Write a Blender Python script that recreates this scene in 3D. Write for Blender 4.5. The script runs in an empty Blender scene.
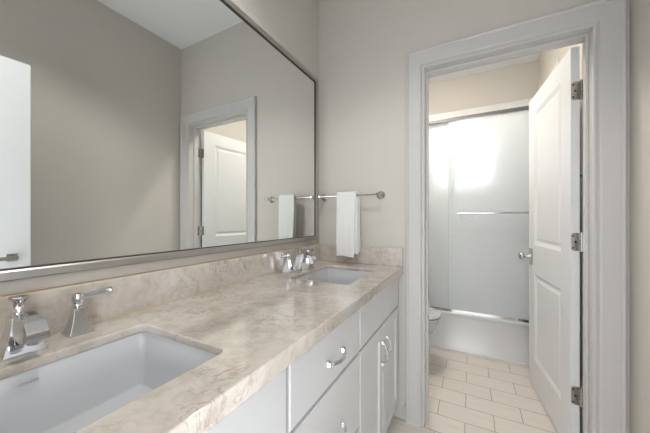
import bpy, bmesh, math, random
from mathutils import Vector, Matrix
random.seed(7)
S = bpy.context.scene
COL = S.collection

# ------------------------------------------------------------------ camera, world, lights, exposure
F = 273.5; YAW = math.radians(28.1)
cam_data = bpy.data.cameras.new('camera'); cam = bpy.data.objects.new('camera', cam_data); COL.objects.link(cam)
cam_data.sensor_fit = 'HORIZONTAL'; cam_data.sensor_width = 36; cam_data.lens = F * 36 / 650
cam_data.shift_y = 2.2 / 650; cam_data.clip_start = 0.02
cam.location = (0.928, -1.655, 1.19); cam.rotation_euler = (math.pi/2, 0, YAW)
S.camera = cam
S.view_settings.view_transform = 'Standard'; S.view_settings.look = 'None'
S.view_settings.gamma = 1; S.view_settings.use_curve_mapping = False
S.view_settings.exposure = 0.42

world = bpy.data.worlds.new('sky'); S.world = world; world.use_nodes = True
bg = world.node_tree.nodes['Background']; bg.inputs[0].default_value = (0.93, 0.965, 1.0, 1); bg.inputs[1].default_value = 3.0

def area(name, loc, rot, sx, sy, power, color):
    l = bpy.data.lights.new(name, 'AREA'); l.shape = 'RECTANGLE'; l.size = sx; l.size_y = sy
    l.energy = power; l.color = color
    o = bpy.data.objects.new(name, l); COL.objects.link(o); o.location = loc; o.rotation_euler = rot
    return o
def spot_lamp(name, loc, r, power, color):
    l = bpy.data.lights.new(name, 'AREA'); l.shape = 'DISK'; l.size = r; l.energy = power; l.color = color
    o = bpy.data.objects.new(name, l); COL.objects.link(o); o.location = loc
    return o
GLOBE_FILL = 43       # emission strength of the added fill globe in the bathroom (built at the end)
# daylight through the window over the tub
area('window_daylight', (0.86, 1.95, 1.84), (math.radians(-90), 0, 0), 0.58, 0.60, 1.0, (0.93, 0.97, 1.0))
# daylight of the bedroom coming in through the entry doorway behind the camera
area('bedroom_daylight', (0.45, -3.6, 1.25), (math.radians(92), 0, math.radians(-6)), 2.8, 2.2, 17, (1.0, 0.985, 0.965))
area('bedroom_side_fill', (3.3, -3.15, 1.45), (math.radians(90), 0, math.radians(62)), 1.8, 1.7, 30, (1.0, 0.985, 0.965))  # added oblique fill meant to brighten the right wall by way of the mirror
# added fill lights at the ceiling, out of view (trim rings are modelled further down)
vc = bpy.data.lights.new('vanity_fill_spot', 'SPOT'); vc.energy = 38; vc.color = (1.0, 0.97, 0.93); vc.shadow_soft_size = .06
vc.spot_size = math.radians(122); vc.spot_blend = .45
vo = bpy.data.objects.new('vanity_fill_spot', vc); COL.objects.link(vo); vo.location = (0.62, -1.20, 2.785)  # added spot, brightens the lower right wall and the counter
spot_lamp('bathroom_fill_disk', (0.55, 0.60, 2.785), 0.13, 8.5, (1.0, 0.93, 0.82))  # added disk light, lifts the bathroom from above

# ------------------------------------------------------------------ materials
def mat(name, color, rough=0.5, metal=0.0, spec=0.5, noise=None, bump=None):
    m = bpy.data.materials.new(name); m.use_nodes = True; nt = m.node_tree
    b = nt.nodes['Principled BSDF']
    b.inputs['Base Color'].default_value = (*color, 1); b.inputs['Roughness'].default_value = rough
    b.inputs['Metallic'].default_value = metal; b.inputs['Specular IOR Level'].default_value = spec
    tc = nt.nodes.new('ShaderNodeTexCoord')
    if noise:
        sc, amt = noise
        n = nt.nodes.new('ShaderNodeTexNoise'); n.inputs['Scale'].default_value = sc; n.inputs['Detail'].default_value = 3
        nt.links.new(tc.outputs['Object'], n.inputs['Vector'])
        r = nt.nodes.new('ShaderNodeValToRGB')
        r.color_ramp.elements[0].position = .3; r.color_ramp.elements[1].position = .7
        r.color_ramp.elements[0].color = (*[c*(1-amt) for c in color], 1)
        r.color_ramp.elements[1].color = (*[min(1, c*(1+amt)) for c in color], 1)
        nt.links.new(n.outputs['Fac'], r.inputs['Fac']); nt.links.new(r.outputs['Color'], b.inputs['Base Color'])
    if bump:
        sc, st = bump
        n = nt.nodes.new('ShaderNodeTexNoise'); n.inputs['Scale'].default_value = sc; n.inputs['Detail'].default_value = 4
        nt.links.new(tc.outputs['Object'], n.inputs['Vector'])
        bp = nt.nodes.new('ShaderNodeBump'); bp.inputs['Strength'].default_value = st; bp.inputs['Distance'].default_value = 0.002
        nt.links.new(n.outputs['Fac'], bp.inputs['Height']); nt.links.new(bp.outputs['Normal'], b.inputs['Normal'])
    return m

M = {}
M['paint'] = mat('greige_wall_paint', (0.585, 0.555, 0.512), 0.65, spec=.3, noise=(3, .012), bump=(160, .15))
M['ceiling'] = mat('ceiling_paint', (0.85, 0.86, 0.86), 0.8, spec=.2, bump=(120, .1))
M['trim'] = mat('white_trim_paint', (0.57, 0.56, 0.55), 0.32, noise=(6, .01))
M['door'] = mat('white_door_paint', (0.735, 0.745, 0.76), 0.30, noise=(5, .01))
M['cabinet'] = mat('white_cabinet_lacquer', (0.68, 0.685, 0.69), 0.30, noise=(4, .01))
M['cavity'] = mat('cabinet_carcass', (0.55, 0.54, 0.53), 0.6, noise=(6, .03))
M['porcelain'] = mat('sink_porcelain', (0.56, 0.57, 0.585), 0.10, noise=(5, .006))
M['tub'] = mat('tub_acrylic', (0.66, 0.665, 0.67), 0.18, noise=(4, .006))
M['surround'] = mat('tub_surround_panel', (0.74, 0.74, 0.74), 0.4, noise=(3, .01))
M['chrome'] = mat('polished_chrome', (0.72, 0.73, 0.75), 0.07, 1.0, noise=(12, .02))
M['steel'] = mat('satin_nickel', (0.50, 0.49, 0.47), 0.26, 1.0, noise=(30, .05))
M['rail'] = mat('chrome_rail_dark_reflections', (0.30, 0.30, 0.31), 0.15, 1.0, noise=(25, .04))  # chrome with its dark reflections put into the base colour
M['frame'] = mat('brushed_nickel_frame', (0.50, 0.485, 0.47), 0.42, 1.0, noise=(25, .04))
M['frame_dark'] = mat('frame_dark_edge', (0.09, 0.07, 0.065), 0.4, .6, noise=(25, .05))
M['black'] = mat('dark_screw_hole', (0.02, 0.02, 0.02), 0.5, noise=(20, .1))
M['grey_mark'] = mat('grey_sink_lettering', (0.50, 0.51, 0.53), 0.4, noise=(20, .05))
M['caulk'] = mat('tan_caulk', (0.55, 0.43, 0.27), 0.6, noise=(30, .05))
M['lens'] = mat('frosted_lamp_lens', (0.9, 0.9, 0.88), 0.5, noise=(10, .01))
M['outside'] = mat('exterior_frame', (0.85, 0.85, 0.85), 0.4, noise=(10, .01))
M['mirror'] = mat('mirror_silver', (0.86, 0.885, 0.87), 0.0, 1.0)
M['mirror'].node_tree.nodes['Principled BSDF'].inputs['Roughness'].default_value = 0.0

def towel_mat():
    m = mat('white_terry', (0.88, 0.88, 0.86), 0.95, spec=.1); nt = m.node_tree; b = nt.nodes['Principled BSDF']
    tc = nt.nodes['Texture Coordinate']
    w = nt.nodes.new('ShaderNodeTexVoronoi'); w.inputs['Scale'].default_value = 420
    nt.links.new(tc.outputs['Object'], w.inputs['Vector'])
    bp = nt.nodes.new('ShaderNodeBump'); bp.inputs['Strength'].default_value = .6; bp.inputs['Distance'].default_value = 0.003
    nt.links.new(w.outputs['Distance'], bp.inputs['Height']); nt.links.new(bp.outputs['Normal'], b.inputs['Normal'])
    b.inputs['Sheen Weight'].default_value = .3
    return m
M['towel'] = towel_mat()

def floor_mat():
    m = mat('beige_floor_tile', (0.7, 0.64, 0.57), 0.35); nt = m.node_tree; b = nt.nodes['Principled BSDF']
    tc = nt.nodes['Texture Coordinate']
    mp = nt.nodes.new('ShaderNodeMapping'); mp.inputs['Location'].default_value = (-FX, -FY, 0)
    nt.links.new(tc.outputs['Object'], mp.inputs['Vector'])
    br = nt.nodes.new('ShaderNodeTexBrick'); br.offset = .5; br.offset_frequency = 2; br.squash = 1
    br.inputs['Scale'].default_value = 1; br.inputs['Brick Width'].default_value = .30; br.inputs['Row Height'].default_value = .1487
    br.inputs['Mortar Size'].default_value = .0022; br.inputs['Mortar Smooth'].default_value = .1; br.inputs['Bias'].default_value = 0
    br.inputs['Color1'].default_value = (0.72, 0.67, 0.615, 1); br.inputs['Color2'].default_value = (0.69, 0.64, 0.585, 1)
    br.inputs['Mortar'].default_value = (0.33, 0.29, 0.25, 1)
    nt.links.new(mp.outputs['Vector'], br.inputs['Vector'])
    mp2 = nt.nodes.new('ShaderNodeMapping'); mp2.inputs['Scale'].default_value = (3, 22, 1)
    nt.links.new(tc.outputs['Object'], mp2.inputs['Vector'])
    n = nt.nodes.new('ShaderNodeTexNoise'); n.inputs['Scale'].default_value = 2.2; n.inputs['Detail'].default_value = 6
    nt.links.new(mp2.outputs['Vector'], n.inputs['Vector'])
    r = nt.nodes.new('ShaderNodeValToRGB'); r.color_ramp.elements[0].position = .3; r.color_ramp.elements[1].position = .75
    r.color_ramp.elements[0].color = (.93, .92, .91, 1); r.color_ramp.elements[1].color = (1.03, 1.03, 1.03, 1)
    nt.links.new(n.outputs['Fac'], r.inputs['Fac'])
    mx = nt.nodes.new('ShaderNodeMix'); mx.data_type = 'RGBA'; mx.blend_type = 'MULTIPLY'; mx.inputs['Factor'].default_value = 1
    nt.links.new(br.outputs['Color'], mx.inputs['A']); nt.links.new(r.outputs['Color'], mx.inputs['B'])
    nt.links.new(mx.outputs['Result'], b.inputs['Base Color'])
    bp = nt.nodes.new('ShaderNodeBump'); bp.invert = True; bp.inputs['Strength'].default_value = .5; bp.inputs['Distance'].default_value = .002
    nt.links.new(br.outputs['Fac'], bp.inputs['Height']); nt.links.new(bp.outputs['Normal'], b.inputs['Normal'])
    return m
FX, FY = 0.897 - 0.30*4, 0.136 - 0.1487*20
M['floor'] = floor_mat()

def marble_mat():
    m = mat('cream_marble', (0.55, 0.49, 0.43), 0.09); nt = m.node_tree; b = nt.nodes['Principled BSDF']; L = nt.links.new
    tc = nt.nodes['Texture Coordinate']
    def noise(scale, detail, dist, rough=.55):
        n = nt.nodes.new('ShaderNodeTexNoise'); n.inputs['Scale'].default_value = scale; n.inputs['Detail'].default_value = detail
        n.inputs['Distortion'].default_value = dist; n.inputs['Roughness'].default_value = rough
        L(tc.outputs['Object'], n.inputs['Vector']); return n
    def ramp(src, pts):
        r = nt.nodes.new('ShaderNodeValToRGB'); e = r.color_ramp.elements
        while len(e) < len(pts): e.new(.5)
        for k, (p, c) in zip(e, pts): k.position = p; k.color = (*c, 1)
        L(src, r.inputs['Fac']); return r
    base = ramp(noise(3.2, 5, .25).outputs['Fac'], [(.30, (.43, .375, .315)), (.50, (.55, .495, .44)), (.70, (.65, .605, .56))])
    cloud = ramp(noise(26, 6, .35, .65).outputs['Fac'], [(.34, (.84, .82, .81)), (.5, (1, 1, 1)), (.68, (1.10, 1.09, 1.09))])
    mx = nt.nodes.new('ShaderNodeMix'); mx.data_type = 'RGBA'; mx.blend_type = 'MULTIPLY'; mx.inputs['Factor'].default_value = 1
    L(base.outputs['Color'], mx.inputs['A']); L(cloud.outputs['Color'], mx.inputs['B'])
    def veins(scale, dist, w, mask_scale, lo, col, prev):
        v = ramp(noise(scale, 6, dist, .6).outputs['Fac'], [(.5-w, (0, 0, 0)), (.5, (1, 1, 1)), (.5+w, (0, 0, 0))])
        k = ramp(noise(mask_scale, 2, 0).outputs['Fac'], [(lo, (0, 0, 0)), (lo+.12, (1, 1, 1))])
        mm = nt.nodes.new('ShaderNodeMath'); mm.operation = 'MULTIPLY'; L(v.outputs['Color'], mm.inputs[0]); L(k.outputs['Color'], mm.inputs[1])
        m2 = nt.nodes.new('ShaderNodeMath'); m2.operation = 'MULTIPLY'; m2.inputs[1].default_value = .46; L(mm.outputs[0], m2.inputs[0])
        o = nt.nodes.new('ShaderNodeMix'); o.data_type = 'RGBA'; L(m2.outputs[0], o.inputs['Factor'])
        L(prev, o.inputs['A']); o.inputs['B'].default_value = (*col, 1); return o.outputs['Result']
    c = veins(4.0, .7, .012, 2.6, .54, (.25, .15, .11), mx.outputs['Result'])
    c = veins(12.0, .6, .020, 5.0, .50, (.76, .71, .67), c)
    c = veins(9.0, .5, .018, 4.0, .50, (.24, .15, .11), c)
    L(c, b.inputs['Base Color'])
    b.inputs['Coat Weight'].default_value = .7; b.inputs['Coat Roughness'].default_value = .04
    return m
M['marble'] = marble_mat()

def glass_mat(name, color, rough, scale, strength):
    m = mat(name, color, rough); nt = m.node_tree; b = nt.nodes['Principled BSDF']; L = nt.links.new
    b.inputs['Transmission Weight'].default_value = 1.0; b.inputs['IOR'].default_value = 1.25
    tc = nt.nodes['Texture Coordinate']
    mp = nt.nodes.new('ShaderNodeMapping'); mp.inputs['Scale'].default_value = (1, 1, .35); L(tc.outputs['Object'], mp.inputs['Vector'])
    n = nt.nodes.new('ShaderNodeTexNoise'); n.inputs['Scale'].default_value = scale; n.inputs['Detail'].default_value = 2
    L(mp.outputs['Vector'], n.inputs['Vector'])
    bp = nt.nodes.new('ShaderNodeBump'); bp.inputs['Strength'].default_value = strength; bp.inputs['Distance'].default_value = .004
    L(n.outputs['Fac'], bp.inputs['Height']); L(bp.outputs['Normal'], b.inputs['Normal'])
    return m
def frosted(name):
    m = glass_mat(name, (0.945, 0.98, 1.0), 0.46, 75, 1.0); nt = m.node_tree; L = nt.links.new
    b = nt.nodes['Principled BSDF']; b.inputs['Transmission Weight'].default_value = .50; out = nt.nodes['Material Output']
    t = nt.nodes.new('ShaderNodeBsdfTranslucent'); t.inputs['Color'].default_value = (0.93, 0.96, 0.975, 1)
    L(b.inputs['Normal'].links[0].from_socket, t.inputs['Normal'])
    mx = nt.nodes.new('ShaderNodeMixShader'); mx.inputs['Fac'].default_value = .12
    L(b.outputs['BSDF'], mx.inputs[1]); L(t.outputs['BSDF'], mx.inputs[2]); L(mx.outputs['Shader'], out.inputs['Surface'])
    return m
M['rain_glass'] = frosted('rain_textured_glass')
M['clear_glass'] = glass_mat('window_glass', (0.97, 0.98, 0.98), 0.0, 5, 0)
M['glass_edge'] = mat('green_glass_edge', (0.62, 0.76, 0.76), 0.15, noise=(10, .02))

# ------------------------------------------------------------------ helpers
def obj(name, bm, m, parent=None, world=True, bevel=0, smooth=False, seg=2, loc=None):
    """link a bmesh as ONE mesh object; world=True: vertices are in room coordinates"""
    me = bpy.data.meshes.new(name)
    if parent is not None and world: bmesh.ops.translate(bm, verts=bm.verts, vec=-wloc(parent))
    if loc is not None and parent is None: bmesh.ops.translate(bm, verts=bm.verts, vec=-Vector(loc))
    bmesh.ops.recalc_face_normals(bm, faces=bm.faces)
    bm.to_mesh(me); bm.free()
    o = bpy.data.objects.new(name, me); COL.objects.link(o); me.materials.append(m)
    if parent is not None: o.parent = parent
    if loc is not None and parent is None: o.location = loc
    if bevel:
        md = o.modifiers.new('bevel', 'BEVEL'); md.width = bevel; md.segments = seg; md.limit_method = 'ANGLE'; md.angle_limit = math.radians(35)
    if smooth:
        for p in me.polygons: p.use_smooth = True
        try: me.set_sharp_from_angle(angle=math.radians(38))
        except Exception: pass
    return o
def wloc(o):
    v = Vector(o.location)
    while o.parent: o = o.parent; v = v + Vector(o.location)
    return v
def box(bm, x0, x1, y0, y1, z0, z1):
    vs = [bm.verts.new((x, y, z)) for x in (x0, x1) for y in (y0, y1) for z in (z0, z1)]
    for f in ((0,1,3,2),(4,6,7,5),(0,4,5,1),(2,3,7,6),(0,2,6,4),(1,5,7,3)): bm.faces.new([vs[i] for i in f])
    return bm
def B(*boxes):
    bm = bmesh.new()
    for b in boxes: box(bm, *b)
    return bm
def loft(bm, loops, cap0=True, cap1=True, closed=True):
    rows = [[bm.verts.new(p) for p in lp] for lp in loops]
    n = len(rows[0])
    for a, b in zip(rows, rows[1:]):
        for i in range(n if closed else n-1):
            j = (i+1) % n
            bm.faces.new((a[i], a[j], b[j], b[i]))
    if cap0: bm.faces.new(rows[0][::-1])
    if cap1: bm.faces.new(rows[-1])
    return rows
def lathe(bm, prof, center=(0,0,0), axis='z', n=24):
    """prof = [(r, h), ...] along axis"""
    loops = []
    for r, h in prof:
        lp = []
        for i in range(n):
            a = 2*math.pi*i/n; c, s = r*math.cos(a), r*math.sin(a)
            p = {'z': (c, s, h), 'x': (h, c, s), 'y': (c, h, s)}[axis]
            lp.append(Vector(p) + Vector(center))
        loops.append(lp)
    loft(bm, loops)
    return bm
def tube(bm, pts, radii, n=12):
    pts = [Vector(p) for p in pts]
    if not isinstance(radii, (list, tuple)): radii = [radii]*len(pts)
    up = Vector((0, 0, 1)); loops = []
    for i, p in enumerate(pts):
        t = (pts[min(i+1, len(pts)-1)] - pts[max(i-1, 0)]).normalized()
        u = up if abs(t.dot(up)) < .95 else Vector((1, 0, 0))
        s = t.cross(u).normalized(); v = s.cross(t).normalized()
        loops.append([p + s*radii[i]*math.cos(2*math.pi*k/n) + v*radii[i]*math.sin(2*math.pi*k/n) for k in range(n)])
    loft(bm, loops); return bm
def thing(name, label, cat, loc=(0,0,0), group=None):
    o = bpy.data.objects.new(name, None); COL.objects.link(o); o.location = loc; o.empty_display_size = .05
    tag(o, label, cat, group); return o
def tag(o, label=None, cat=None, group=None):
    if label: o['label'] = label
    if cat: o['category'] = cat
    if group: o['group'] = group
    return o
def struct(name, bm, m, parent=None, label=None, **k):
    o = obj(name, bm, m, parent, **k)
    if parent is None: o['kind'] = 'structure'
    if label: o['label'] = label
    if parent is None: o['category'] = name.split('_')[0] if name.split('_')[0] != 'baseboard' else 'baseboard'
    return o
def dup(root, loc=None, **tags):
    r = root.copy(); COL.objects.link(r)
    if loc is not None: r.location = loc
    for k, v in tags.items(): r[k] = v
    def rec(a, b):
        for ch in list(a.children):
            c = ch.copy(); COL.objects.link(c); c.parent = b; rec(ch, c)
    rec(root, r); return r
def text_obj(name, txt, size, m, parent, loc, rot, ext=.0004):
    cu = bpy.data.curves.new(name, 'FONT'); cu.body = txt; cu.size = size; cu.extrude = ext; cu.align_x = 'CENTER'; cu.align_y = 'CENTER'
    tmp = bpy.data.objects.new(name, cu); COL.objects.link(tmp)
    bpy.context.view_layer.update()
    me = bpy.data.meshes.new_from_object(tmp.evaluated_get(bpy.context.evaluated_depsgraph_get()))
    bpy.data.objects.remove(tmp); me.materials.clear(); me.materials.append(m)
    o = bpy.data.objects.new(name, me); COL.objects.link(o); o.parent = parent; o.location = loc; o.rotation_euler = rot
    return o

# ------------------------------------------------------------------ the room
W = 1.53; CZ = 2.80; YF = -1.86; YP = 0.115; YB = 1.81; YT = 1.062
DX0, DX1, DZ = 0.695, 1.410, 2.052          # clear opening of the door to the bathroom
EX0, EX1 = 0.58, 1.335                      # entry doorway behind the camera
struct('floor', B((-.1, W+.1, YF-.12, YB+.1, -.06, 0)), M['floor'], label='beige rectangular floor tiles laid in running bond')
struct('ceiling', B((-.1, W+.1, YF-.12, YB+.1, CZ, CZ+.06)), M['ceiling'], label='plain white ceiling')
struct('wall_left', B((-.1, 0, YF-.12, YB+.1, 0, CZ)), M['paint'], label='greige wall behind the mirror and vanity')
struct('wall_right', B((W, W+.1, YF-.12, YB+.1, 0, CZ)), M['paint'], label='greige side wall right of the bathroom door')
struct('wall_far', B((0, DX0-.015, 0, YP, 0, CZ), (DX1+.015, W, 0, YP, 0, CZ), (DX0-.015, DX1+.015, 0, YP, DZ+.015, CZ)), M['paint'],
       label='greige wall with the towel bar and the bathroom doorway')
struct('wall_front', B((0, EX0, YF-.12, YF, 0, CZ), (EX1, W, YF-.12, YF, 0, CZ), (EX0, EX1, YF-.12, YF, 2.06, CZ)), M['paint'],
       label='greige wall with the entry doorway')
WX0, WX1, WZ0, WZ1 = 0.57, 1.15, 1.54, 2.15
struct('wall_back', B((-.1, WX0, YB, YB+.12, 0, CZ), (WX1, W+.1, YB, YB+.12, 0, CZ), (WX0, WX1, YB, YB+.12, 0, WZ0), (WX0, WX1, YB, YB+.12, WZ1, CZ)),
       M['paint'], label='cream wall above the tub')
# tub surround
SZ = 2.42
sr = struct('trim_tub_surround', B((0, WX0, YB-.012, YB, .34, SZ), (WX1, W, YB-.012, YB, .34, SZ), (WX0, WX1, YB-.012, YB, .34, WZ0), (WX0, WX1, YB-.012, YB, WZ1, SZ),
            (0, .012, YT-.02, YB-.012, .34, SZ), (W-.012, W, YT-.02, YB-.012, .34, SZ)), M['surround'], label='smooth white tub surround panels', bevel=.003)
# window of the bathroom
wn = struct('window_1', B((WX0, WX1, YB+.05, YB+.056, WZ0, WZ1)), M['clear_glass'], label='small bright window above the tub')
f = .035
obj('window_frame', B((WX0, WX0+f, YB+.03, YB+.09, WZ0, WZ1), (WX1-f, WX1, YB+.03, YB+.09, WZ0, WZ1), (WX0+f, WX1-f, YB+.03, YB+.09, WZ0, WZ0+f), (WX0+f, WX1-f, YB+.03, YB+.09, WZ1-f, WZ1)), M['outside'], wn, bevel=.004)

# ---- casing and jamb
def casing_profile():
    # (distance from the opening, projection from the wall)
    return [(0, 0), (0, .008), (.003, .012), (.009, .012), (.011, .006), (.015, .006), (.022, .017), (.026, .018), (.088, .018), (.091, .023), (.096, .026), (.101, .025), (.104, .021), (.104, 0)]
def casing(name, x0, x1, z1, ysurf, sign, m, label):
    bm = bmesh.new(); pr = casing_profile(); rows = []
    for (px, pz, dx, dz) in ((x0, 0, -1, 0), (x0, z1, -1, 1), (x1, z1, 1, 1), (x1, 0, 1, 0)):
        rows.append([(px + dx*d, ysurf + sign*h, pz + dz*d) for d, h in pr])
    loft(bm, rows)
    return struct(name, bm, m, label=label)
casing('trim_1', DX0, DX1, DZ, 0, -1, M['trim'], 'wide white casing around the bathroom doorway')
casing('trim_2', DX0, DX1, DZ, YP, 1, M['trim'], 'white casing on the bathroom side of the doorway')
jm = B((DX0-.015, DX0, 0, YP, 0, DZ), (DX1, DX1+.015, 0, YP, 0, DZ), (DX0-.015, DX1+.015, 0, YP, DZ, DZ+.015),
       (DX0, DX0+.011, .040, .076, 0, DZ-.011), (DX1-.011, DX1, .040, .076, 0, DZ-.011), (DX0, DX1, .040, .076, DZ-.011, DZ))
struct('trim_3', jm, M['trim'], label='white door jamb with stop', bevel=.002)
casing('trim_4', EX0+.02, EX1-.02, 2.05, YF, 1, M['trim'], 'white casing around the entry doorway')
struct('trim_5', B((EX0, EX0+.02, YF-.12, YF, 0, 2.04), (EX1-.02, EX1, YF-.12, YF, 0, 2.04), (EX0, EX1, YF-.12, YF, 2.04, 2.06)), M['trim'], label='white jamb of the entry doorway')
# baseboards
def bb(name, boxes, label): return struct(name, B(*boxes), M['trim'], label=label, bevel=.004)
bb('baseboard_far', [(.578, DX0-.105, -.014, 0, 0, .09)], 'short white baseboard between vanity and door casing')
bb('baseboard_right', [(W-.014, W, YF, -.0, 0, .09), (W-.014, W, YP, YT-.005, 0, .09)], 'white baseboard along the right wall')
bb('baseboard_left', [(0, .014, YP+.0, YT-.005, 0, .09)], 'white baseboard beside the toilet')

# ------------------------------------------------------------------ panel door (bathroom)
def panel_leaf(w, h, th, panels):
    """leaf in local coords: hinge at origin, runs along +x, thickness in +y, z up. panels = (s0, s1, z0, z1), recessed on both faces"""
    bm = bmesh.new()
    xs = sorted({0, w, *[p[0] for p in panels], *[p[1] for p in panels]}); zs = sorted({0, h, *[p[2] for p in panels], *[p[3] for p in panels]})
    for side, y in ((0, 0), (1, th)):
        s = 1 if side == 0 else -1
        V = {}
        def v(x, yy, z):
            k = (round(x, 5), round(yy, 5), round(z, 5))
            if k not in V: V[k] = bm.verts.new((x, yy, z))
            return V[k]
        for a, b in zip(xs, xs[1:]):
            for c, d in zip(zs, zs[1:]):
                p = next((p for p in panels if abs(p[0]-a) < 1e-6 and abs(p[2]-c) < 1e-6), None)
                if not p: bm.faces.new([v(a, y, c), v(b, y, c), v(b, y, d), v(a, y, d)]); continue
                prev = [v(a, y, c), v(b, y, c), v(b, y, d), v(a, y, d)]
                for ins, dep in ((.006, .003), (.022, .011), (.030, .011), (.046, .005)):
                    yy = y + s*dep
                    cur = [v(a+ins, yy, c+ins), v(b-ins, yy, c+ins), v(b-ins, yy, d-ins), v(a+ins, yy, d-ins)]
                    for i in range(4):
                        j = (i+1) % 4; bm.faces.new([prev[i], prev[j], cur[j], cur[i]])
                    prev = cur
                bm.faces.new(prev)
    # rim
    q = [(0, 0), (w, 0), (w, h), (0, h)]
    for i in range(4):
        (a, b), (c, d) = q[i], q[(i+1) % 4]
        bm.faces.new([bm.verts.new(p) for p in ((a, 0, b), (c, 0, d), (c, th, d), (a, th, b))])
    bmesh.ops.remove_doubles(bm, verts=bm.verts, dist=1e-5)
    return bm
def hinge_parts(parent, z, th):
    """leaf on the door edge (plane x=0 local, facing -x), knuckle at the far corner"""
    g = obj('hinge', hinge_plate(th), M['steel'], parent, world=False); g.location = (0, 0, z)
    k = bmesh.new()
    for i in range(5): lathe(k, [(.0058, -.045+i*.018), (.0066, -.0445+i*.018), (.0066, -.0285+i*.018), (.0058, -.028+i*.018)], (-.004, th+.0065, 0), 'z', 14)
    lathe(k, [(.003, -.049), (.006, -.047), (.006, -.045)], (-.004, th+.0065, 0), 'z', 12); lathe(k, [(.006, .045), (.006, .047), (.003, .049)], (-.004, th+.0065, 0), 'z', 12)
    obj('hinge_knuckle', k, M['steel'], g, world=False, smooth=True)
    s = bmesh.new()
    for yy, zz in ((.010, .030), (.018, 0), (.010, -.030)): lathe(s, [(.0042, -.0030), (.0042, -.0022)], (0, yy, zz), 'x', 12)
    obj('screw', s, M['black'], g, world=False)
    return g
def hinge_plate(th):
    bm = bmesh.new(); r = .010; y0, y1 = .002, th+.004; z = .0445; pts = [(y1, -z), (y1, z)]
    for k in range(7): a = math.pi/2 + k*math.pi/12; pts.append((y0+r+r*math.cos(a), z-r+r*math.sin(a)))
    for k in range(7): a = math.pi + k*math.pi/12; pts.append((y0+r+r*math.cos(a), -z+r+r*math.sin(a)))
    loft(bm, [[(-.0022, a, b) for a, b in pts], [(.001, a, b) for a, b in pts]]); return bm
TH = .035; DWID = .702
door = bpy.data.objects.new('door_1', None); COL.objects.link(door); door['kind'] = 'structure'; door['category'] = 'door'
door['label'] = 'white two-panel door standing open into the bathroom'
door.location = (1.365, .121, .010)
ang = math.atan2(.996, -.0886)     # leaf direction in plan
# local +x = leaf direction; local +y must point away from the visible face (towards the right wall)
door.rotation_euler = (0, 0, ang)
# with rotation ang (about 95 deg) local +y points to -x, so build the thickness into -y by mirroring
def flipy(bm):
    for v in bm.verts: v.co.y = -v.co.y
    return bm
leaf = panel_leaf(DWID, 2.030, TH, [(.118, .575, .205, .800), (.118, .575, 1.002, 1.915)])
obj('door_leaf', flipy(leaf), M['door'], door, world=False, bevel=.0015)
for z in (.305, 1.065, 1.812):
    # hinge built for +y thickness, mirrored
    g = hinge_parts(door, z, TH); g.scale = (1, -1, 1)
kb = bmesh.new()
obj('door_backplate', flipy(box(bmesh.new(), .615, .672, -.006, 0, .855, .965) if False else B((.612, .670, -.006, 0, .855, .968))), M['steel'], door, world=False, bevel=.003)
kn = bmesh.new(); prof = [(.012, 0), (.011, .006), (.0085, .010), (.0085, .032), (.013, .036), (.022, .040), (.027, .047), (.028, .055), (.025, .063), (.016, .069), (.004, .071)]
lathe(kn, [(r, h+.006) for r, h in prof], (.641, 0, .912), 'y', 28)
obj('door_knob', kn, M['steel'], door, world=False, smooth=True)
kn = bmesh.new(); lathe(kn, [(r, -h-TH) for r, h in prof], (.641, 0, .912), 'y', 28); obj('door_knob', kn, M['steel'], door, world=False, smooth=True)
obj('latch_plate', B((DWID-.0005, DWID+.0015, -.030, -.006, .884, .940)), M['steel'], door, world=False)
# jamb-side hinge leaves
for z in (.315, 1.075, 1.822):
    o = struct('trim_hinge_leaf', B((DX1-.003, DX1+.001, .082, .1145, z-.0445, z+.0445)), M['steel'], label='hinge leaf let into the right door jamb')

# entry door standing open behind the camera, seen in the mirror
ed = bpy.data.objects.new('door_2', None); COL.objects.link(ed); ed['kind'] = 'structure'; ed['category'] = 'door'
ed['label'] = 'white entry door standing open, seen at the left edge of the mirror'
ed.location = (1.29, -1.79, .010)
obj('door_leaf', B((0, .035, 0, .715, 0, 2.045)), M['door'], ed, world=False, bevel=.002)
lv = bmesh.new(); box(lv, -.008, 0, .622, .662, .950, .990); box(lv, -.040, -.008, .634, .652, .962, .978); box(lv, -.052, -.040, .555, .656, .960, .980)
obj('door_handle', lv, M['steel'], ed, world=False, bevel=.002)

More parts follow.
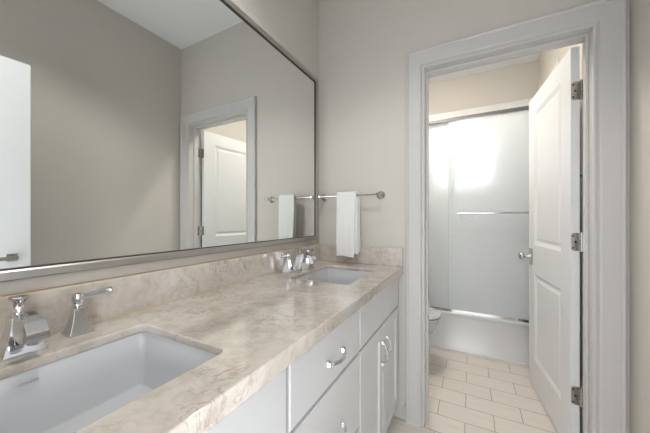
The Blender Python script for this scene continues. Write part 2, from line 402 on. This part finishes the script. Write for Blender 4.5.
# ------------------------------------------------------------------ vanity cabinets
XF = .547; FT = .020; ZC = .863; KICK = .095
def panel_front(y0, y1, z0, z1, frame=0.0):
    """cabinet front at XF; frame>0 gives a shaker panel, else a slab with stepped edge"""
    bm = bmesh.new(); xb = XF-FT
    rings = [(0, xb), (0, XF-.005), (.005, XF-.001), (.012, XF)] if not frame else [(0, xb), (0, XF-.003), (.003, XF), (frame, XF), (frame+.004, XF-.007), (frame+.012, XF-.009)]
    if not frame: rings = [(0, xb), (0, XF-.0025), (.0025, XF)]
    loft(bm, [[(x, y0+i, z0+i), (x, y1-i, z0+i), (x, y1-i, z1-i), (x, y0+i, z1-i)] for i, x in rings])
    return bm
def pull(parent, y, z, vertical):
    """arched chrome pull with square feet, 0.11 m"""
    h = .052; bm = bmesh.new(); n = 12; w = .0055
    loops = []
    for i in range(n+1):
        t = -1 + 2*i/n; p = t*h; d = .010 + .020*(1-abs(t)**2.6)
        hw = .0050 + .0025*(1-abs(t))
        a, b = (p, d-.003), (p, d+.003)
        loops.append([(d-.0035, p, -hw), (d+.0035, p, -hw), (d+.0035, p, hw), (d-.0035, p, hw)])
    loft(bm, loops)
    for s in (-1, 1): 
        loft(bm, [[(0, s*h-.0085, -.0085), (0, s*h+.0085, -.0085), (0, s*h+.0085, .0085), (0, s*h-.0085, .0085)],
                  [(.005, s*h-.0085, -.0085), (.005, s*h+.0085, -.0085), (.005, s*h+.0085, .0085), (.005, s*h-.0085, .0085)],
                  [(.016, s*h-.005, -.005), (.016, s*h+.005, -.005), (.016, s*h+.005, .005), (.016, s*h-.005, .005)]])
    if vertical:
        for v in bm.verts: v.co.y, v.co.z = v.co.z, v.co.y
    for v in bm.verts: v.co += Vector((XF, y, z))
    return obj('handle', bm, M['chrome'], parent, bevel=.0012)
def carcass(y0, y1, top=True):
    xb = XF-FT-.002; t = .018
    bx = [(0.002, xb, y0, y0+t, KICK, ZC), (.002, xb, y1-t, y1, KICK, ZC), (.002, xb, y0+t, y1-t, KICK, KICK+t), (.002, .012, y0+t, y1-t, KICK+t, ZC),
          (.06, .46, y0, y1, 0, KICK)]
    bx += [(xb-.02, xb, y0+t, y0+.04, KICK+t, ZC), (xb-.02, xb, y1-.04, y1-t, KICK+t, ZC), (xb-.02, xb, y0+.04, y1-.04, ZC-.035, ZC), (xb-.02, xb, y0+.04, y1-.04, .640, .690)]
    return B(*bx)
G = .004; GS = .0065
Y0, Y1, Y2, Y3, Y4 = -.012, -.655, -1.125, -1.768, -1.855
# far sink cabinet
def sink_cabinet(ya, yb, label):
    c = thing('vanity_cabinet', label, 'cabinet', (0, (ya+yb)/2, 0))
    obj('carcass', carcass(ya, yb), M['cabinet'], c)
    obj('false_drawer_front', panel_front(ya+GS, yb-GS, .678, ZC-.006), M['cabinet'], c)
    mid = (ya+yb)/2
    for (a, b, hy) in ((ya+GS, mid-G/2, mid-.036), (mid+G/2, yb-GS, mid+.036)):
        d = obj('door', panel_front(a, b, .098, .668, .055), M['cabinet'], c)
        pull(d, hy, .545, True)
    return c
sink_cabinet(Y1, Y0, 'white shaker vanity cabinet under the far sink, beside the doorway')
sink_cabinet(Y3, Y2, 'white vanity cabinet under the nearer sink at the left')
db = thing('vanity_drawer_unit', 'white drawer unit with chrome pulls between the two sink cabinets', 'cabinet', (0, (Y1+Y2)/2, 0))
obj('carcass', carcass(Y2, Y1), M['cabinet'], db)
for z0, z1 in ((.678, ZC-.006), (.392, .666), (.098, .380)):
    d = obj('drawer', panel_front(Y2+GS, Y1-GS, z0, z1), M['cabinet'], db)
    pull(d, -.877, (z0+z1)/2 - (.012 if z0 > .6 else .02), False)

# ------------------------------------------------------------------ countertop with two cut-outs
HC = .907; CT = .042; SLAB = .020; XC = .575
SINKS = [(-.3725, 'far'), (-1.442, 'near')]; SX0, SX1, SL = .150, .462, .208
def rrect(x0, x1, y0, y1, r, n=6):
    pts = []
    for cx, cy, a0 in ((x1-r, y1-r, 0), (x0+r, y1-r, 90), (x0+r, y0+r, 180), (x1-r, y0+r, 270)):
        for k in range(n+1):
            a = math.radians(a0 + 90*k/n); pts.append((cx+r*math.cos(a), cy+r*math.sin(a)))
    return pts
def slab_with_holes(name, outer, holes, z0, z1, m, bev):
    cu = bpy.data.curves.new(name, 'CURVE'); cu.dimensions = '2D'; cu.fill_mode = 'BOTH'
    cu.extrude = (z1-z0)/2 - bev; cu.bevel_depth = bev; cu.bevel_resolution = 2; cu.offset = -bev
    for lp in [outer] + holes:
        s = cu.splines.new('POLY'); s.points.add(len(lp)-1); s.use_cyclic_u = True
        for p, (x, y) in zip(s.points, lp): p.co = (x, y, 0, 1)
    tmp = bpy.data.objects.new(name, cu); COL.objects.link(tmp); bpy.context.view_layer.update()
    me = bpy.data.meshes.new_from_object(tmp.evaluated_get(bpy.context.evaluated_depsgraph_get()))
    bpy.data.objects.remove(tmp); me.materials.clear(); me.materials.append(m)
    o = bpy.data.objects.new(name, me); COL.objects.link(o); o.location = (0, 0, (z0+z1)/2)
    return o
top = slab_with_holes('countertop', [(.001, YF+.001), (XC, YF+.001), (XC, -.001), (.001, -.001)],
                      [rrect(SX0, SX1, y-SL, y+SL, .022)[::-1] for y, _ in SINKS], HC-SLAB, HC, M['marble'], .003)
for v in top.data.vertices:
    if v.co.x > XC-.006 and v.co.z < 0: v.co.z -= CT-SLAB      # built-up front edge
tag(top, 'long polished cream marble countertop with two sink cut-outs', 'countertop')
SH = 1.016
obj('backsplash', B((.001, .021, YF+.001, -.022, HC, SH)), M['marble'], top, bevel=.0025)
obj('backsplash', B((.001, XC-.003, -.021, -.001, HC, SH)), M['marble'], top, bevel=.0025)
obj('caulk_line', B((.0195, .0235, YF+.001, -.022, HC-.0005, HC+.0022), (.0005, .019, YF+.001, -.022, SH-.0005, SH+.0016)), M['caulk'], top)

# ------------------------------------------------------------------ sinks
def make_sink(yc, label):
    t = thing('undermount_sink', label, 'sink', (0, yc, 0), 'white undermount sinks')
    bm = bmesh.new(); zt = HC-SLAB; o = .004; xc = (SX0+SX1)/2
    def ring(ins, z, r, dz=0): return [(x, y+yc, z) for x, y in rrect(SX0-o+ins, SX1+o-ins, -SL-o+ins, SL+o-ins, r, 6)]
    dr = (SX0+.135, yc)
    rings = [ring(-.018, zt-.012, .03), ring(-.018, zt-.0005, .03), ring(0, zt-.0005, .022), ring(.003, zt-.004, .020), ring(.010, zt-.070, .014), ring(.016, zt-.124, .012), ring(.019, zt-.130, .011), ring(.026, zt-.133, .010)]
    # floor falling to the drain
    base = ring(.026, zt-.133, .010)
    for k, dz in ((.5, .012), (.86, .021)):
        rings.append([(dr[0]+(p[0]-dr[0])*(1-k), dr[1]+(p[1]-dr[1])*(1-k), zt-.133-dz) for p in base])
    rings.append([(dr[0]+.022*math.cos(math.atan2(p[1]-dr[1], p[0]-dr[0])), dr[1]+.022*math.sin(math.atan2(p[1]-dr[1], p[0]-dr[0])), zt-.158) for p in base])
    rings.append([(p[0], p[1], zt-.185) for p in rings[-1]])
    rows = loft(bm, rings, cap0=False, cap1=False)
    b = obj('basin', bm, M['porcelain'], t, smooth=True)
    so = b.modifiers.new('solid', 'SOLIDIFY'); so.thickness = .010; so.offset = -1
    # make sure normals face up/in so the thickness grows outwards
    if b.data.polygons[len(b.data.polygons)//2].normal.z < 0: b.data.flip_normals()
    d = bmesh.new(); lathe(d, [(.0215, -.012), (.0215, -.002), (.030, .0005), (.030, .003), (.024, .0035), (.021, .001), (.019, .001), (.0185, .006), (.008, .009), (.001, .009)], (dr[0], yc, zt-.1555), 'z', 28)
    obj('drain', d, M['chrome'], t, smooth=True)
    tx = text_obj('lettering', 'KOHLER', .0078, M['grey_mark'], t, (SX0-o+.0066, -.010, zt-.022), (math.radians(90), 0, math.radians(90)))
    tx['label'] = 'small grey maker lettering on the back wall of the basin'
    return t
make_sink(SINKS[0][0], 'white undermount sink at the far end of the counter, under the towel')
make_sink(SINKS[1][0], 'large white undermount sink nearest the camera, in the lower left')

# ------------------------------------------------------------------ faucets
def flared(bm, cx, cy, z0, z1, a0, a1, n=9, pw=2.2, ay=1.0, steps=True):
    """square body, wide foot sweeping in concavely to a narrow top"""
    lps = []
    def sq(a, z, dx=0): return [(cx-a, cy-a*ay, z), (cx+a, cy-a*ay, z), (cx+a, cy+a*ay, z), (cx-a, cy+a*ay, z)]
    lps += [sq(a0, z0), sq(a0, z0+.004)]
    for i in range(n+1):
        t = i/n; a = a1 + (a0*.94-a1)*(1-t)**pw; lps.append(sq(a, z0+.004+(z1-z0-.004)*t))
    loft(bm, lps)
def make_faucet(yc, label):
    t = thing('widespread_faucet', label, 'faucet', (0, yc, HC), 'chrome three-piece faucets')
    sp = bmesh.new(); x = .082
    # spout body
    flared(sp, x, 0, 0, .078, .034, .0165, pw=1.9)
    # angular head: rectangular section bending forward and down
    path = [(-.0165, .060, .080, .0160), (-.006, .050, .087, .0165), (.018, .044, .088, .0175), (.050, .040, .084, .0185), (.078, .040, .080, .0195), (.083, .041, .078, .0195), (.096, .043, .062, .0195), (.0965, .043, .050, .0190)]
    loft(sp, [[(x+a, -w, z0), (x+a, w, z0), (x+a, w*.82, z1), (x+a, -w*.82, z1)] for a, z0, z1, w in path])
    s = obj('spout', sp, M['chrome'], t, world=False, bevel=.0022, seg=3)
    ae = bmesh.new(); lathe(ae, [(.011, .034), (.011, .044)], (x+.078, 0, 0), 'z', 18); obj('aerator', ae, M['chrome'], s, world=False, smooth=True)
    lk = bmesh.new(); lathe(lk, [(.0030, .080), (.0030, .090), (.0085, .092), (.0095, .104), (.0150, .112), (.0165, .114), (.0165, .1165), (.010, .119), (.001, .120)], (x-.008, 0, 0), 'z', 8)
    obj('lift_knob', lk, M['chrome'], s, world=False, smooth=True)
    for sgn in (-1, 1):
        hb = bmesh.new(); flared(hb, .070, sgn*.101, 0, .064, .0245, .0100, pw=1.75)
        h = obj('handle', hb, M['chrome'], t, world=False, bevel=.0016, seg=2)
        c = bmesh.new(); lathe(c, [(.0085, .062), (.0085, .066), (.0105, .068), (.0105, .071), (.0098, .073), (.0120, .078), (.0125, .094), (.0105, .0985), (.002, .1005)], (.070, sgn*.101, 0), 'z', 24)
        obj('collar', c, M['chrome'], h, world=False, smooth=True)
        lv = bmesh.new(); y0 = sgn*.101
        tube(lv, [(.070, y0+sgn*d, .087+d*.06) for d in (.008, .020, .045, .058, .0630, .0665, .0705)], [.0064, .0064, .0074, .0078, .0078, .0100, .0092], 16)
        obj('lever', lv, M['chrome'], h, world=False, smooth=True)
    return t
make_faucet(-.3725+.008, 'chrome three-piece faucet behind the far sink')
make_faucet(-1.447, 'chrome three-piece faucet behind the nearest sink at the left')

# ------------------------------------------------------------------ mirror
MZ0, MZ1, MY0, MY1, MX = 1.051, 2.125, -1.80, -.054, .024
mr = thing('wall_mirror', 'large rectangular wall mirror with a slim metal frame above the vanity', 'mirror', (0, (MY0+MY1)/2, MZ0))
fw = .024
obj('mirror_glass', B((.004, .012, MY0+fw-.006, MY1-fw+.006, MZ0+fw-.006, MZ1-fw+.006)), M['mirror'], mr)
bm = bmesh.new()
lps = []
for ins, x in ((0, .001), (0, MX-.003), (.003, MX), (fw-.004, MX), (fw, MX-.003), (fw, .0135)):
    lps.append([(x, MY0+ins, MZ0+ins), (x, MY1-ins, MZ0+ins), (x, MY1-ins, MZ1-ins), (x, MY0+ins, MZ1-ins)])
loft(bm, lps, cap0=False, cap1=False)
obj('mirror_frame', bm, M['frame'], mr)
bm = bmesh.new(); a = fw; b = fw+.0035
for (y0, y1, z0, z1) in ((MY0+a, MY1-a, MZ0+a, MZ0+b), (MY0+a, MY1-a, MZ1-b, MZ1-a), (MY0+a, MY0+b, MZ0+b, MZ1-b), (MY1-b, MY1-a, MZ0+b, MZ1-b)): box(bm, .0125, .018, y0, y1, z0, z1)
obj('inner_lip', bm, M['frame_dark'], mr)

# ------------------------------------------------------------------ towel bar and towel
TZ = 1.335; TY = -.068; TX0, TX1 = .045, .437
tb = thing('towel_bar', 'chrome towel bar with round wall roses right of the mirror', 'towel bar', (.24, 0, TZ))
bm = bmesh.new(); tube(bm, [(TX0-.012, TY, TZ), (TX1+.012, TY, TZ)], .0055, 16); obj('bar', bm, M['chrome'], tb, smooth=True)
for x in (TX0, TX1):
    bm = bmesh.new(); lathe(bm, [(.026, -.001), (.026, -.006), (.023, -.009), (.016, -.012), (.013, -.016), (.009, -.020), (.008, -.050), (.011, -.056), (.011, -.078), (.006, -.082)], (x, 0, TZ), 'y', 28)
    obj('bracket', bm, M['chrome'], tb, smooth=True)

def make_towel():
    bm = bmesh.new(); x0, x1 = .176, .306; zt = TZ+.006; nx = 26
    path = []   # outer skin from the front hem over the bar to the back hem
    zf, zb = .955, .985
    for i in range(30): path.append((TY-.020-.004*math.sin(i*.2), zf+(zt-zf-.008)*i/29, 0))
    for i in range(1, 9):
        a = math.pi*i/9; path.append((TY-.019*math.cos(a), zt+.002+.012*math.sin(a), 0))
    for i in range(26): path.append((TY+.019, zt-.008-(zt-.008-zb)*i/25, 0))
    rows = []
    for k, (y, z, _) in enumerate(path):
        front = y < TY; d = max(0, (zt-z))/.39; row = []
        for i in range(nx+1):
            u = i/nx; x = x0+(x1-x0)*u
            wob = .0035*math.sin(u*9+.6)*d + .0022*math.sin(u*21+z*9)*d
            shift = .006*math.sin(z*7+1.3)*d + (0.004 if not front else 0)
            wid = 1 - .03*math.sin(z*11)*d
            if front: x2 = x0+(x1-x0)*(.5+(u-.5)*wid) + shift - .020*d*(u)
            else: x2 = x0+.008+(x1-x0)*u + shift*.6
            yy = y + (-1 if front else .4)*wob - (.004*d if front else 0)
            row.append((x2, min(yy, -.014), z + .004*math.sin(u*5)*(d > .9)))
        rows.append(row)
    loft(bm, rows, cap0=False, cap1=False, closed=False)
    o = obj('hand_towel', bm, M['towel'], smooth=True, loc=(.23, TY, TZ))
    o.modifiers.new('solid', 'SOLIDIFY').thickness = .012; o.modifiers['solid'].offset = 0
    b = o.modifiers.new('soft', 'BEVEL'); b.width = .004; b.segments = 3; b.limit_method = 'ANGLE'
    # inner fold layer
    tag(o, 'white terry hand towel hanging folded over the chrome towel bar', 'towel')
    bm = bmesh.new()
    rows = []
    for k in range(24):
        z = .970+(TZ-.012-.970)*k/23; d = (TZ-z)/.37
        rows.append([(x0+.012+(x1-x0-.004)*i/12+.004*d, TY-.0075-.002*math.sin(i*.8)*d, z) for i in range(13)])
    loft(bm, rows, cap0=False, cap1=False, closed=False)
    q = obj('inner_fold', bm, M['towel'], o, smooth=True); s = q.modifiers.new('solid', 'SOLIDIFY'); s.thickness = .008; s.offset = 0
    t = obj('care_tag', B((.262, .284, TY-.0215, TY-.0205, .944, .960)), M['frame_dark'], o); t['label'] = 'small dark tag at the hem'
make_towel()

# ------------------------------------------------------------------ bathtub and shower doors
tz = .345
tub = thing('bathtub', 'white alcove bathtub with plain apron behind the open door', 'bathtub', (.77, YT, 0))
bm = bmesh.new()
def tl(ins, z, r): return [(x, y, z) for x, y in rrect(.002+ins, W-.002-ins, YT+ins*.9, YB-.014-ins, max(r, .002), 5)]
loft(bm, [tl(.001, .0, .002), tl(.001, .020, .002), tl(.006, .028, .004), tl(.006, tz-.030, .004), tl(.0, tz-.024, .004), tl(0, tz-.004, .006), tl(.004, tz, .006), tl(.070, tz, .09), tl(.080, tz-.012, .09), tl(.115, .10, .10), tl(.160, .07, .10)], cap0=False)
obj('tub_shell', bm, M['tub'], tub, smooth=True)
obj('apron_skirt', B((.003, W-.003, YT-.010, YT+.002, .0, .016)), M['tub'], tub, bevel=.003)

sd = thing('sliding_shower_door', 'frosted glass sliding shower door with chrome rails above the bathtub', 'shower door', (.77, YT+.03, tz))
HZ = 2.088
bm = B((.013, W-.013, YT+.012, YT+.060, tz, tz+.012), (.013, W-.013, YT+.012, YT+.016, tz+.012, tz+.024), (.013, W-.013, YT+.056, YT+.060, tz+.012, tz+.024))
obj('bottom_track', bm, M['chrome'], sd, bevel=.001)
obj('top_rail', B((.013, W-.013, YT+.012, YT+.060, HZ-.012, HZ+.020)), M['rail'], sd, bevel=.003)
for x in (.013, W-.033): obj('side_channel', B((x, x+.020, YT+.014, YT+.058, tz+.012, HZ-.012)), M['chrome'], sd, bevel=.002)
def gpanel(x0, x1, y, ybar, bx0, bx1, lab):
    p = obj('glass_panel', B((x0+.004, x1-.004, y, y+.006, tz+.016, HZ-.012)), M['rain_glass'], sd); p['label'] = lab
    obj('panel_edge', B((x0, x0+.004, y, y+.006, tz+.016, HZ-.012), (x1-.004, x1, y, y+.006, tz+.016, HZ-.012)), M['glass_edge'], p)
    bm = bmesh.new(); tube(bm, [(bx0, ybar, 1.238), (bx1, ybar, 1.238)], .008, 14)
    for bx in (bx0+.02, bx1-.02): tube(bm, [(bx, ybar, 1.238), (bx, (y if ybar < y else y+.006), 1.238)], .006, 10)
    obj('panel_bar', bm, M['chrome'], p, smooth=True)
gpanel(.742, 1.496, YT+.021, YT-.025, .820, 1.400, 'outer glass panel on the right')
gpanel(.034, .800, YT+.042, YT+.095, .10, .650, 'inner glass panel on the left')

# ------------------------------------------------------------------ toilet (its bowl tip shows past the casing)
def make_toilet():
    t = thing('toilet', 'white toilet beside the tub, only its bowl tip showing past the casing', 'toilet', (.35, .70, 0))
    cy = .70
    def ov(x0, x1, hw, z, n=36, e=2.3):
        cx = (x0+x1)/2; a = (x1-x0)/2; pts = []
        for i in range(n):
            th = 2*math.pi*i/n; c, s = math.cos(th), math.sin(th)
            pts.append((cx+a*math.copysign(abs(c)**(2/e), c), cy+hw*math.copysign(abs(s)**(2/e), s), z))
        return pts
    bm = bmesh.new()
    loft(bm, [ov(.10, .56, .115, 0), ov(.10, .555, .112, .03), ov(.11, .53, .10, .12), ov(.11, .58, .12, .20), ov(.13, .655, .155, .28), ov(.16, .700, .178, .35), ov(.17, .706, .182, .385), ov(.19, .69, .165, .388), ov(.22, .66, .135, .30), ov(.30, .55, .08, .22)])
    obj('bowl', bm, M['porcelain'], t, smooth=True)
    bm = bmesh.new(); loft(bm, [ov(.20, .715, .186, .391), ov(.20, .719, .190, .396), ov(.20, .717, .188, .410)]); obj('seat', bm, M['porcelain'], t, smooth=True)
    bm = bmesh.new(); loft(bm, [ov(.20, .713, .186, .413), ov(.20, .719, .190, .418), ov(.20, .712, .184, .430), ov(.24, .66, .14, .437)]); obj('lid', bm, M['porcelain'], t, smooth=True)
    obj('tank', B((.018, .195, cy-.20, cy+.20, .385, .735)), M['porcelain'], t, bevel=.018, seg=3)
    obj('tank_lid', B((.016, .205, cy-.21, cy+.21, .736, .768)), M['porcelain'], t, bevel=.008, seg=3)
    bm = bmesh.new(); tube(bm, [(.195, cy-.14, .68), (.215, cy-.14, .68)], .010, 12); tube(bm, [(.213, cy-.15, .68), (.213, cy-.07, .672)], .005, 10); obj('flush_lever', bm, M['chrome'], t, smooth=True)
make_toilet()

# ------------------------------------------------------------------ small hook on the wall behind the door, trim rings of the added ceiling fills
hk = bmesh.new(); lathe(hk, [(.020, 0), (.020, -.005), (.008, -.010), (.006, -.045), (.011, -.050), (.011, -.058), (.004, -.061)], (W-.0005, .545, 1.452), 'x', 20)
tag(obj('wall_hook', hk, M['steel'], smooth=True, loc=(W, .545, 1.452)), 'small metal hook on the wall behind the open door', 'hook')
for x, y, lab in ((.62, -1.20, 'added round ceiling light over the vanity, out of view'), (.55, .60, 'added round ceiling light in the bathroom, out of view')):
    t = thing('added_recessed_light', lab, 'ceiling light', (x, y, CZ))  # unseen housing for the added fill lights
    bm = bmesh.new(); n = 32
    loft(bm, [[(x+r*math.cos(2*math.pi*i/n), y+r*math.sin(2*math.pi*i/n), z) for i in range(n)] for r, z in ((.072, CZ-.012), (.076, CZ-.014), (.094, CZ-.006), (.095, CZ-.0005), (.072, CZ-.0005), (.072, CZ-.012))], cap0=False, cap1=False)
    obj('trim_ring', bm, M['trim'], t, smooth=True)

def glow(name, color, strength):
    m = bpy.data.materials.new(name); m.use_nodes = True; b = m.node_tree.nodes['Principled BSDF']
    b.inputs['Base Color'].default_value = (.9, .88, .84, 1); b.inputs['Emission Color'].default_value = (*color, 1); b.inputs['Emission Strength'].default_value = strength
    return m
gl = thing('added_globe_light', 'added opal globe light in the bathroom, out of view', 'ceiling light', (.32, .55, CZ))
bm = bmesh.new(); lathe(bm, [(.055, 0), (.055, -.012), (.045, -.020), (.012, -.024), (.012, -.075), (.030, -.080), (.030, -.095)], (.32, .55, CZ-.0005), 'z', 28); obj('canopy', bm, M['steel'], gl, smooth=True)
bm = bmesh.new(); bmesh.ops.create_uvsphere(bm, u_segments=32, v_segments=20, radius=.085); bmesh.ops.translate(bm, verts=bm.verts, vec=(.32, .55, CZ-.172))
obj('fill_globe', bm, glow('fill_globe_glow', (1.0, .94, .85), GLOBE_FILL), gl, smooth=True)  # added glowing globe, hidden from view, brightens bathroom ceiling and upper walls
